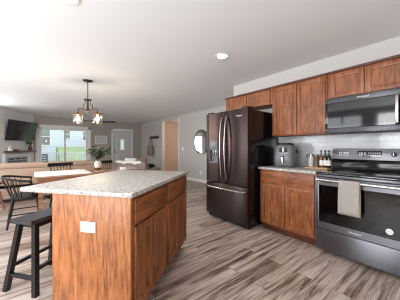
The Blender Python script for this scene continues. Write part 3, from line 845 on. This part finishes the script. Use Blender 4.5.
def vase_plant(name, label, loc, prof, vm, basep, bm_, stems, h, spread, ll, lw, leafm, nleaf, droop=.1):
    t = thing(name, label, 'plant', loc)
    m = MB(); m.lathe(prof, seg=28); m.build('vase', vm, t, 50)
    if basep: m = MB(); m.lathe(basep, seg=28); o = m.build('vase_base', bm_, t, 50); o['label'] = 'dark band at the foot of the vase'
    top = max(z for _, z in prof)
    st = MB(); lf = MB()
    for i in range(stems):
        a = 2 * PI * i / stems + random.uniform(-.3, .3); sp = spread * random.uniform(.35, 1)
        hh = h * random.uniform(.55, 1) * (1 - .35 * sp / spread)
        pts = [Vector((0, 0, top * .4)), Vector((.25 * sp * math.cos(a), .25 * sp * math.sin(a), top + hh * .4)), Vector((.65 * sp * math.cos(a), .65 * sp * math.sin(a), top + hh * .75)), Vector((sp * math.cos(a), sp * math.sin(a), top + hh - droop * sp))]
        st.tube(pts, .0025, 6)
        for k in range(nleaf):
            u = .3 + .7 * (k + random.random()) / nleaf; q = u * 3; j = min(2, int(q)); p = pts[j].lerp(pts[j + 1], q - j)
            if p.z < top: continue
            d = Vector((random.uniform(-1, 1), random.uniform(-1, 1), random.uniform(-.3, .8)))
            lf.leaf(p, d, ll * random.uniform(.7, 1.2), lw * random.uniform(.7, 1.2))
    st.build('stem', P('plant_stem', srgb(84, 76, 58), .7), t, 60)
    lf.build('foliage', leafm, t, 60)
vase_plant('potted_plant', 'leafy olive branches in a cream vase on the dining table', (-4.63, 1.03, TZ),
           [(.058, .035), (.066, .06), (.072, .10), (.066, .14), (.048, .165), (.044, .175), (.038, .172), (.03, .13)], CERAM,
           [(.05, .0005), (.056, .004), (.06, .035)], P('dark_wood_base', srgb(78, 48, 36), .4), 20, .36, .29, .062, .06, LEAF, 15)
m = MB(); m.box((-.05, -.05, 0), (.05, .05, .05), .01)
o = m.build('tissue_box', PLASTIC, None, 40); o.location = (-4.22, 1.40, TZ + .0005); tag(o, 'small white box at the far end of the dining table', 'box')

# chandelier
def chandelier():
    t = thing('chandelier', 'bronze two jar chandelier hanging over the dining table', 'chandelier', (-4.39, .80, ZC))
    ux, uy = math.cos(R(51.47)), math.sin(R(51.47))
    def at(s_, z): return (s_ * ux, s_ * uy, z)
    m = MB(); m.lathe([(.085, -.001), (.085, -.012), (.055, -.022), (.02, -.032)]); m.build('canopy', BRONZE, t, 50)
    m = MB(); m.tube([(0, 0, -.02), (0, 0, -.56)], .0085, 10); m.build('rod', BRONZE, t, 60)
    m = MB(); m.lathe([(.008, -.345), (.06, -.352), (.07, -.362), (.06, -.374), (.016, -.38), (.016, -.53), (.032, -.545), (.04, -.562), (.03, -.582), (.012, -.59), (.012, -.605), (.004, -.612)]); m.build('hub', BRONZE, t, 50)
    for s_ in (-1, 1):
        m = MB(); m.tube([at(.012 * s_, -.555), at(.07 * s_, -.555), at(.115 * s_, -.535), at(.15 * s_, -.515), at(.178 * s_, -.525), at(.185 * s_, -.56), at(.185 * s_, -.60)], .009, 10); m.build('arm', BRONZE, t, 60)
        m = MB(); m.tube([at(.05 * s_, -.365), at(.052 * s_, -.44), at(.085 * s_, -.455), at(.088 * s_, -.545)], .0065, 8); m.build('scroll', BRONZE, t, 60)
        c = at(.185 * s_, 0)
        m = MB(); m.lathe([(.02, -.59), (.03, -.60), (.05, -.615), (.085, -.632), (.088, -.645), (.08, -.647)], (c[0], c[1], 0)); cap = m.build('shade_cap', COPPER, t, 50)
        m = MB(); pr_ = [(.072, -.645), (.082, -.665), (.085, -.70), (.083, -.75), (.074, -.80), (.066, -.812)]
        m.lathe(pr_, (c[0], c[1], 0), cap=False); sh = m.build('glass_shade', JAR, t, 60)
        m = MB(); m.lathe([(.012, -.648), (.014, -.675), (.03, -.705), (.034, -.73), (.026, -.755), (.008, -.768)], (c[0], c[1], 0), 16); b = m.build('bulb', BULB, t, 60)
        l = bpy.data.lights.new('bulb_light', 'POINT'); l.energy = 10; l.color = (1, .80, .58); l.shadow_soft_size = .05; l.specular_factor = .15
        lo = bpy.data.objects.new('bulb_light', l); COL.objects.link(lo); lo.parent = t; lo.location = (c[0], c[1], -.84)
chandelier()

# recessed downlights
def downlight(x, y, label, power):
    t = thing('recessed_light', label, 'ceiling light', (x, y, ZC), 0, 'recessed lights in the kitchen ceiling')
    m = MB(); m.lathe([(.095, -.0005), (.095, -.006), (.085, -.010), (.070, -.006), (.070, -.0005)]); m.build('trim_ring', WHITE, t, 50)
    m = MB(); m.lathe([(.068, -.0005), (.068, -.004), (.03, -.005)]); m.build('lens', CAN, t, 50)
    l = bpy.data.lights.new('downlight_beam', 'SPOT'); l.energy = power; l.spot_size = R(130); l.spot_blend = .8; l.color = (1, .93, .85); l.shadow_soft_size = .06
    lo = bpy.data.objects.new('downlight_beam', l); COL.objects.link(lo); lo.parent = t; lo.location = (0, 0, -.02)
downlight(-2.06, 2.03, 'lit recessed ceiling light in front of the fridge', 18)
downlight(-2.06, .22, 'recessed ceiling light above the island, at the top of the photo', 18)
l = bpy.data.lights.new('hall_lamp', 'POINT'); l.energy = 36; l.color = (1, .86, .74); l.shadow_soft_size = .12
lo = bpy.data.objects.new('hall_lamp', l); COL.objects.link(lo); lo.location = (-7.3, 5.5, 2.2)

# ceiling fan
def fan():
    t = thing('ceiling_fan', 'dark bladed ceiling fan hanging beyond the chandelier', 'fan', (-8.2, 1.82, ZC))
    m = MB(); m.lathe([(.07, -.001), (.07, -.03), (.02, -.05)]); m.build('canopy', BRONZE, t, 50)
    m = MB(); m.tube([(0, 0, -.04), (0, 0, -.26)], .012, 10); m.build('rod', BRONZE, t, 60)
    m = MB(); m.lathe([(.03, -.25), (.10, -.265), (.115, -.31), (.10, -.35), (.05, -.37)]); m.build('motor', BRONZE, t, 50)
    for k in range(3):
        a = R(52 + 120 * k)
        M_ = Matrix.Rotation(a, 4, 'Z') @ Matrix.Translation((0, 0, -.34)) @ Matrix.Rotation(R(-13), 4, 'X')
        m = MB(); m.prism([M_ @ Vector(p) for p in ((.10, -.04, 0), (.16, -.065, 0), (.60, -.075, 0), (.65, -.04, 0), (.65, .04, 0), (.60, .07, 0), (.16, .055, 0), (.10, .04, 0))], (0, 0, .008)); m.build('blade', BLKM, t)
fan()

# ------------------------------------------------------------------ living room
def sofa():
    t = thing('sofa', 'long tan leather sofa seen from behind, below the patio door', 'sofa', (-6.0, -1.15, 0))
    L_ = 2.86
    box('base', TAN, (-.93, .0, .09), (-.0, L_, .42), .03, t)
    box('back_rest', TAN, (-.22, .0, .30), (0, L_, .745), .03, t)
    box('top_roll', TAN, (-.24, .0, .735), (.012, L_, .858), .045, t)
    for i in range(3): box('back_cushion', TAN, (-.38, .2 + i * (L_ - .4) / 3, .50), (-.225, .19 + (i + 1) * (L_ - .4) / 3, .82), .05, t)
    for i in range(3): box('seat_cushion', TAN, (-.95, .2 + i * (L_ - .4) / 3, .40), (-.28, .19 + (i + 1) * (L_ - .4) / 3, .50), .03, t)
    for y in (0, L_ - .2): box('arm', TAN, (-.95, y, .2), (-.15, y + .2, .62), .04, t)
    for x in (-.88, -.06):
        for y in (.07, L_ / 2, L_ - .07): m = MB(); m.tube([(x, y, .10), (x, y, 0)], [.03, .022], 10); m.build('foot', BLKM, t, 60)
sofa()
def armchair():
    a = math.atan2(.53, .80)
    t = thing('armchair', 'taupe upholstered armchair in front of the grey front door', 'armchair', (-6.14, 1.80, 0), a)
    box('base', TAUPE, (0, .0, .09), (1.0, .85, .42), .03, t)
    box('back_rest', TAUPE, (0, 0, .3), (1.0, .2, .80), .05, t)
    box('arm', TAUPE, (0, .15, .3), (.16, .85, .60), .04, t); box('arm', TAUPE, (.84, .15, .3), (1.0, .85, .60), .04, t)
    box('seat_cushion', TAUPE, (.17, .2, .41), (.83, .86, .50), .03, t)
    for x in (.07, .93):
        for y in (.07, .78): m = MB(); m.tube([(x, y, .10), (x, y, 0)], [.03, .022], 10); m.build('foot', BLKM, t, 60)
    return t, a
ac, aa = armchair()
def ac_pt(x, y, z): 
    c, s_ = math.cos(aa), math.sin(aa); return (-6.14 + x * c - y * s_, 1.80 + x * s_ + y * c, z)
def cushion(name, label, loc, rot, w_, h_, d_, mat):
    m = MB(); n = 12; top, bot = [], []
    for sgn, arr in ((1, top), (-1, bot)):
        for i in range(n + 1):
            row = []
            for j in range(n + 1):
                u, v = 2 * i / n - 1, 2 * j / n - 1
                k = max(0, (1 - u ** 4) * (1 - v ** 4)) ** .5
                pin = 1 - .06 * (1 - abs(u)) * abs(v) ** 3 - 0
                row.append(Vector((w_ / 2 * u * (1 - .05 * (1 - v * v)), sgn * (d_ / 2 * k + .004), h_ / 2 * v * (1 - .05 * (1 - u * u)))))
            arr.append(row)
    V = [[m.bm.verts.new(p) for p in r] for r in top]; Wv = [[m.bm.verts.new(p) for p in r] for r in bot]
    for i in range(n):
        for j in range(n):
            m.bm.faces.new((V[i][j], V[i + 1][j], V[i + 1][j + 1], V[i][j + 1])); m.bm.faces.new((Wv[i][j], Wv[i][j + 1], Wv[i + 1][j + 1], Wv[i + 1][j]))
    bmesh.ops.remove_doubles(m.bm, verts=m.bm.verts, dist=.0001)
    B = [[(0, j) for j in range(n)], [(n, j) for j in range(n)]]
    for j in range(n):
        m.bm.faces.new((V[0][j], V[0][j + 1], Wv[0][j + 1], Wv[0][j])); m.bm.faces.new((V[n][j], V[n][j + 1], Wv[n][j + 1], Wv[n][j]))
        m.bm.faces.new((V[j][0], V[j + 1][0], Wv[j + 1][0], Wv[j][0])); m.bm.faces.new((V[j][n], V[j + 1][n], Wv[j + 1][n], Wv[j][n]))
    o = m.build(name, mat, None, 180); o.location = loc; o.rotation_euler = rot
    return tag(o, label, 'cushion')
cushion('cushion', 'white cushion propped behind the armchair back, nearer the vase', ac_pt(.25, .35, .69), (R(-14), 0, aa), .40, .40, .13, FLUFF)
cushion('cushion', 'dark knitted cushion propped at the right end of the armchair', ac_pt(.66, .35, .70), (R(-14), 0, aa), .30, .42, .13, P('dark_knit', srgb(112, 92, 88), .95, var=.2, nscale=60))
m = MB()   # throw over the back
rings = []
for i in range(15):
    u = i / 14; x = .02 + .84 * u; z0 = .803; dz = .016 * math.sin(u * 14) + .012 * math.sin(u * 31)
    prof = [(-.012, .755 + dz), (-.014, .785), (.0, .812), (.05, .818 + dz * .8), (.15, .818 - dz * .5), (.21, .80), (.212, .72 + dz)]
    pr2 = [(y + (.007 if k < 2 else (-.006 if k > 4 else 0)), z - (.008 if 1 < k < 5 else 0)) for k, (y, z) in enumerate(prof)]
    rings.append([Vector((x, y, z)) for y, z in prof] + [Vector((x, y, z)) for y, z in pr2[::-1]])
m.rings(rings); o = m.build('throw_blanket', FLUFF, None, 60); o.location = (-6.14, 1.80, 0); o.rotation_euler = (0, 0, aa)
tag(o, 'white throw blanket draped over the top of the taupe armchair', 'blanket')
# wooden stool at the very left edge
def side_stool():
    t = thing('side_table', 'small red brown side table with splayed legs behind the sofa', 'side table', (-5.59, -.645, 0))
    m = MB(); m.lathe([(.19, .50), (.20, .505), (.20, .525), (.19, .53)], seg=28); m.build('tabletop', W_LEG, t, 50)
    for k in range(3):
        a = R(66 + 120 * k); m = MB(); m.tube([(.11 * math.cos(a), .11 * math.sin(a), .505), (.23 * math.cos(a), .23 * math.sin(a), 0)], [.019, .013], 10); m.build('leg', W_LEG, t, 60)
side_stool()

# fireplace wall
FA = math.atan2(U.y, U.x)           # local x runs along the wall from the corner, local -y... room side is +y
def fw(u, n, z): return CO + U * u + N * n + Vector((0, 0, z))
o = box('mantel_shelf', W_SHELF, (.18, .002, 0), (1.58, .20, .05), .004); o.location = fw(0, 0, 1.03); o.rotation_euler = (0, 0, FA)
tag(o, 'dark wood floating mantel shelf under the television', 'shelf')
def fireplace():
    t = thing('fireplace', 'white fireplace with grey metal surround below the mantel shelf', 'fireplace', fw(.45, 0, 0), FA)
    m = MB(); W_ = 1.05
    m.box((-.12, .002, 0), (.0, .05, .98), .004); m.box((W_, .002, 0), (W_ + .12, .05, .98), .004); m.box((.0, .002, .86), (W_, .05, .98), .004); m.build('surround', WHITE, t, 40)
    m = MB(); m.box((.0, .002, .0), (.06, .04, .86)); m.box((W_ - .06, .002, 0), (W_, .04, .86)); m.box((.06, .002, .74), (W_ - .06, .04, .86)); m.box((.06, .002, 0), (W_ - .06, .04, .12)); m.build('metal_frame', P('fireplace_grey', srgb(150, 152, 160), .4, metal=.5), t)
    m = MB()
    for i in range(3): m.box((.10 + i * .30, .0405, .78), (.33 + i * .30, .044, .82))
    m.build('vent', BLKM, t)
    box('firebox_glass', P('firebox_glass', srgb(110, 112, 120), .08, spec=.8), (.06, .006, .12), (W_ - .06, .02, .74), 0, t)
fireplace()
def tv():
    t = thing('television', 'wall mounted flat television tilted above the mantel shelf', 'television', fw(.93, .16, 1.79), FA)
    t.rotation_euler = (R(-10), R(1), FA - R(5))
    W_, H_ = 1.30, .69
    box('case', BLKM, (-W_ / 2, -.025, -H_ / 2), (W_ / 2, .012, H_ / 2), .006, t)
    o = box('screen', P('tv_screen', srgb(20, 20, 22), .07, spec=1.0), (-W_ / 2 + .015, .0105, -H_ / 2 + .02), (W_ / 2 - .015, .0135, H_ / 2 - .015), 0, t); o['label'] = 'glossy dark screen'
    m = MB(); m.box((-.15, -.125, -.08), (.15, -.02, .08), .01); m.build('wall_bracket', BLKM, t, 40)
tv()
m = MB(); m.lathe([(.075, 0), (.072, .01), (.045, .09), (.02, .16), (.004, .19)], seg=20)
o = m.build('cone_ornament', PLASTIC, None, 50); o.location = fw(1.44, .10, 1.0805); tag(o, 'white cone ornament at the left end of the mantel shelf', 'ornament')
m = MB(); m.box((-.12, -.06, 0), (.12, .06, .05), .003)
o = m.build('wooden_block', W_SHELF, None, 40); o.location = fw(1.20, .10, 1.0805); o.rotation_euler = (0, 0, FA); tag(o, 'low dark block on the mantel shelf beside the white cone', 'ornament')
vase_plant('potted_plant', 'green leafed plant in a dark red vase on the mantel shelf', fw(.44, .115, 1.0805), [(.05, 0), (.062, .02), (.066, .09), (.05, .15), (.042, .165), (.035, .16), (.03, .1)], TERRA, None, None, 8, .24, .11, .12, .06, LEAF2, 5)

# ------------------------------------------------------------------ on the walls
def mirror():
    t = thing('wall_mirror', 'round mirror with thin dark frame beside the fridge', 'mirror', (-5.57, YE, 1.385))
    m = MB(); m.tube([(.41 * math.cos(a), -.015, .41 * math.sin(a)) for a in [2 * PI * i / 64 for i in range(64)]], .013, 8, closed=True); m.build('frame', P('mirror_frame', srgb(58, 48, 46), .35, var=.1), t, 60)
    m = MB(); m.lathe([(.0, 0), (.405, 0), (.405, .008)], seg=64, M=Matrix.Translation((0, -.006, 0)) @ Matrix.Rotation(R(90), 4, 'X')); m.build('mirror_glass', P('silver_mirror', (.93, .94, .95, 1), .02, metal=1, var=.01), t, 30)
mirror()
def light_switch(x):
    t = thing('light_switch', 'white light switch on the wall by the hall opening', 'switch', (x, YE, 1.14))
    box('cover_plate', PLASTIC, (-.06, -.006, -.058), (.06, 0, .058), .002, t)
    for q in (-.023, .023): box('rocker', PLASTIC, (q - .016, -.009, -.033), (q + .016, -.005, .033), .002, t)
light_switch(-6.72)
outlet((-5.62, YE, .32), 0, False, 'white wall outlet low under the round mirror')
def coat_rack():
    t = thing('coat_rack', 'dark wood coat rack on the wall beside the front door', 'coat rack', (-9.62, YE, 1.60))
    box('board', W_SHELF, (0, -.02, 0), (.95, 0, .14), .003, t)
    for i in range(5):
        x = .10 + i * .19; m = MB(); m.tube([(x, -.018, .09), (x, -.05, .085), (x, -.065, .05), (x, -.075, .03), (x, -.09, .045)], .008, 8); m.build('hook', BLKM, t, 60)
coat_rack()
def bag():
    t = thing('hanging_bag', 'brown woven bag hanging by its strap from the coat rack', 'bag', (-9.33, YE - .12, 0))
    BAG = P('woven_bag', srgb(150, 128, 114), .9, var=.3, nscale=40, bump=.5)
    m = MB(); rings = []
    for z, hx, hy in ((.80, .20, .05), (.82, .26, .08), (1.0, .28, .10), (1.2, .25, .085), (1.30, .20, .05), (1.32, .16, .03)):
        rings.append([Vector((hx * math.cos(a), hy * math.sin(a), z)) for a in [2 * PI * i / 24 for i in range(24)]])
    m.rings(rings); m.build('bag_body', BAG, t, 60)
    m = MB(); m.tube([(-.16, 0, 1.28), (-.10, 0, 1.45), (-.02, .035, 1.60), (.0, .045, 1.643), (.02, .035, 1.60), (.10, 0, 1.45), (.16, 0, 1.28)], .014, 8); m.build('strap', P('bag_strap', srgb(96, 78, 70), .8), t, 60)
bag()
def picture():
    t = thing('picture_frame', 'white framed pale print on the wall between patio door and front door', 'picture', (XD, 2.24, 1.35))
    m = MB(); W_, H_, f = .54, .40, .03
    for a, b in (((0, 0, 0), (.025, f, H_)), ((0, W_ - f, 0), (.025, W_, H_)), ((0, f, 0), (.025, W_ - f, f)), ((0, f, H_ - f), (.025, W_ - f, H_))): m.box(a, b, .002)
    m.build('frame', WHITE, t, 40)
    box('print', P('pale_print', srgb(204, 205, 206), .4, var=.05, nscale=6), (.002, f, f), (.012, W_ - f, H_ - f), 0, t)
picture()
# low shoe rack below the coat rack
def shoe_rack():
    t = thing('shoe_bench', 'low black entry bench against the wall under the hanging bag', 'bench', (-9.95, YE - .36, 0))
    box('bench_top', BLACKW, (0, 0, .28), (1.15, .30, .31), .004, t); box('shelf', BLACKW, (.03, .01, .10), (1.12, .29, .12), .003, t)
    for x in (.02, 1.09):
        for y in (.01, .25): box('leg', BLACKW, (x, y, 0), (x + .04, y + .04, .28), .003, t)
shoe_rack()
def shoe(label, x, rz):
    m = MB(); rings = []
    for y, hw, z in ((-.13, .02, .03), (-.11, .036, .05), (-.05, .043, .055), (.0, .040, .07), (.05, .037, .095), (.10, .036, .10), (.13, .024, .09)):
        rings.append([Vector((hw * math.cos(a), y, max(0, z / 2 + z / 2 * math.sin(a) * 1.0))) for a in [2 * PI * i / 14 for i in range(14)]])
    m.rings(rings); o = m.build('shoe', BLKM, None, 60); o.location = (x, YE - .20, .3105); o.rotation_euler = (0, 0, rz)
    tag(o, label, 'shoe', 'dark shoes on the entry bench')
for x, rz in ((-9.45, .1), (-9.33, -.1), (-9.12, .2), (-9.0, 0)): shoe('dark shoe standing on the low black entry bench', x, rz)

# ------------------------------------------------------------------ outside the patio door
GR = -.55
o = box('lawn', P('lawn_green', srgb(142, 158, 124), .9, var=.25, nscale=3), (-60, -30, GR - .1), (XD - 2.6, 30, GR)); struct(o)
struct(box('patio_deck', P('deck_grey', srgb(150, 150, 154), .7, var=.1), (XD - 2.6, -3, -.25), (XD - .12, 2.6, -.06)))
def railing():
    t = thing('deck_railing', 'white deck railing with thin balusters outside the patio door', 'railing', (XD - 2.45, -2.4, -.06))
    L_ = 4.9; RW = P('railing_white', srgb(216, 220, 226), .5)
    box('top_rail', RW, (-.04, 0, .93), (.04, L_, .98), .004, t); box('bottom_rail', RW, (-.025, 0, .08), (.025, L_, .12), .003, t)
    for y in (0, L_ / 2, L_ - .1): box('post', RW, (-.05, y, 0), (.05, y + .1, 1.02), .005, t)
    n = 40
    for i in range(n):
        y = .11 + (L_ - .25) * i / n
        box('baluster', RW, (-.012, y, .12), (.012, y + .024, .93), 0, t)
railing()
def patio_bench():
    t = thing('patio_bench', 'dark grey slatted bench on the deck outside the patio door', 'bench', (XD - 1.85, -.95, -.06), R(0))
    G = P('patio_grey', srgb(104, 112, 124), .6)
    L_ = 1.5
    for i in range(4): box('seat_slat', G, (-.02 + i * .11, 0, .40), (.07 + i * .11, L_, .43), .003, t)
    for i in range(4): box('back_slat', G, (-.06, 0, .52 + i * .11), (-.03, L_, .60 + i * .11), .003, t)
    for y in (0, L_ - .06):
        box('leg', G, (-.06, y, 0), (-.0, y + .06, .93), .003, t); box('leg', G, (.36, y, 0), (.42, y + .06, .60), .003, t); box('arm', G, (-.03, y, .60), (.45, y + .06, .64), .003, t)
patio_bench()
def neighbour():
    HX = -21.0
    t = thing('house', 'pale blue sided neighbour house seen through the patio door', 'house', (HX, -3.2, GR))
    box('wall', SIDING, (-8, 0, 0), (0, 14, 6.2), 0, t)
    m = MB(); m.prism([(-8.5, -.4, 6.2), (.5, -.4, 6.2), (-4, -.4, 9)], (0, 14.8, 0)); m.build('roof', P('roof_grey', srgb(110, 110, 116), .8, var=.15), t)
    GW = P('house_window_glass', srgb(128, 138, 132), .1, spec=.8)  # grey-green reflections put into the pane colour
    for y, z, w_, h_ in ((5.29, 2.5, .36, .65), (6.63, 2.41, .38, .72), (3.41, 1.95, .84, 1.35), (9.0, 1.9, .9, 1.2)):
        m = MB(); f = .08
        for a, b in (((0, y - f, z - f), (.05, y, z + h_ + f)), ((0, y + w_, z - f), (.05, y + w_ + f, z + h_ + f)), ((0, y, z - f), (.05, y + w_, z)), ((0, y, z + h_), (.05, y + w_, z + h_ + f)), ((0, y, z + h_ / 2 - .02), (.04, y + w_, z + h_ / 2 + .02))): m.box(a, b)
        fr = m.build('window_frame', WHITE, t)
        g = MB(); g.box((0, y, z), (.02, y + w_, z + h_)); g.build('pane', GW, fr)
neighbour()
def tree(loc, label):
    t = thing('tree', label, 'tree', loc)
    m = MB(); m.tube([(0, 0, 0), (.03, .02, 1.2), (0, .05, 2.6)], [.12, .09, .05], 10); m.build('trunk', P('bark', srgb(96, 84, 76), .9, var=.3), t, 60)
    m = MB()
    for i in range(1400):
        a, b, r_ = random.uniform(0, 2 * PI), math.acos(random.uniform(-1, 1)), random.random() ** .4
        p = Vector((1.1 * r_ * math.sin(b) * math.cos(a), 1.1 * r_ * math.sin(b) * math.sin(a), 2.7 + 1.5 * r_ * math.cos(b)))
        m.leaf(p, (random.uniform(-1, 1), random.uniform(-1, 1), random.uniform(-.6, .6)), .22, .13)
    m.build('foliage', P('tree_leaf', srgb(122, 140, 116), .7, var=.3, nscale=3), t, 60)
m = MB(); m.prism([(-19.5, 1.35, GR), (-14.4, 1.35, GR), (-18.2, 1.35, 1.25), (-19.5, 1.35, 1.25)], (0, 9, 0)); struct(m.build('hill', P('bank_grass', srgb(148, 166, 126), .9, var=.25, nscale=3)))
tree((-16.2, -1.6, GR), 'bushy green tree on the lawn outside the patio door')
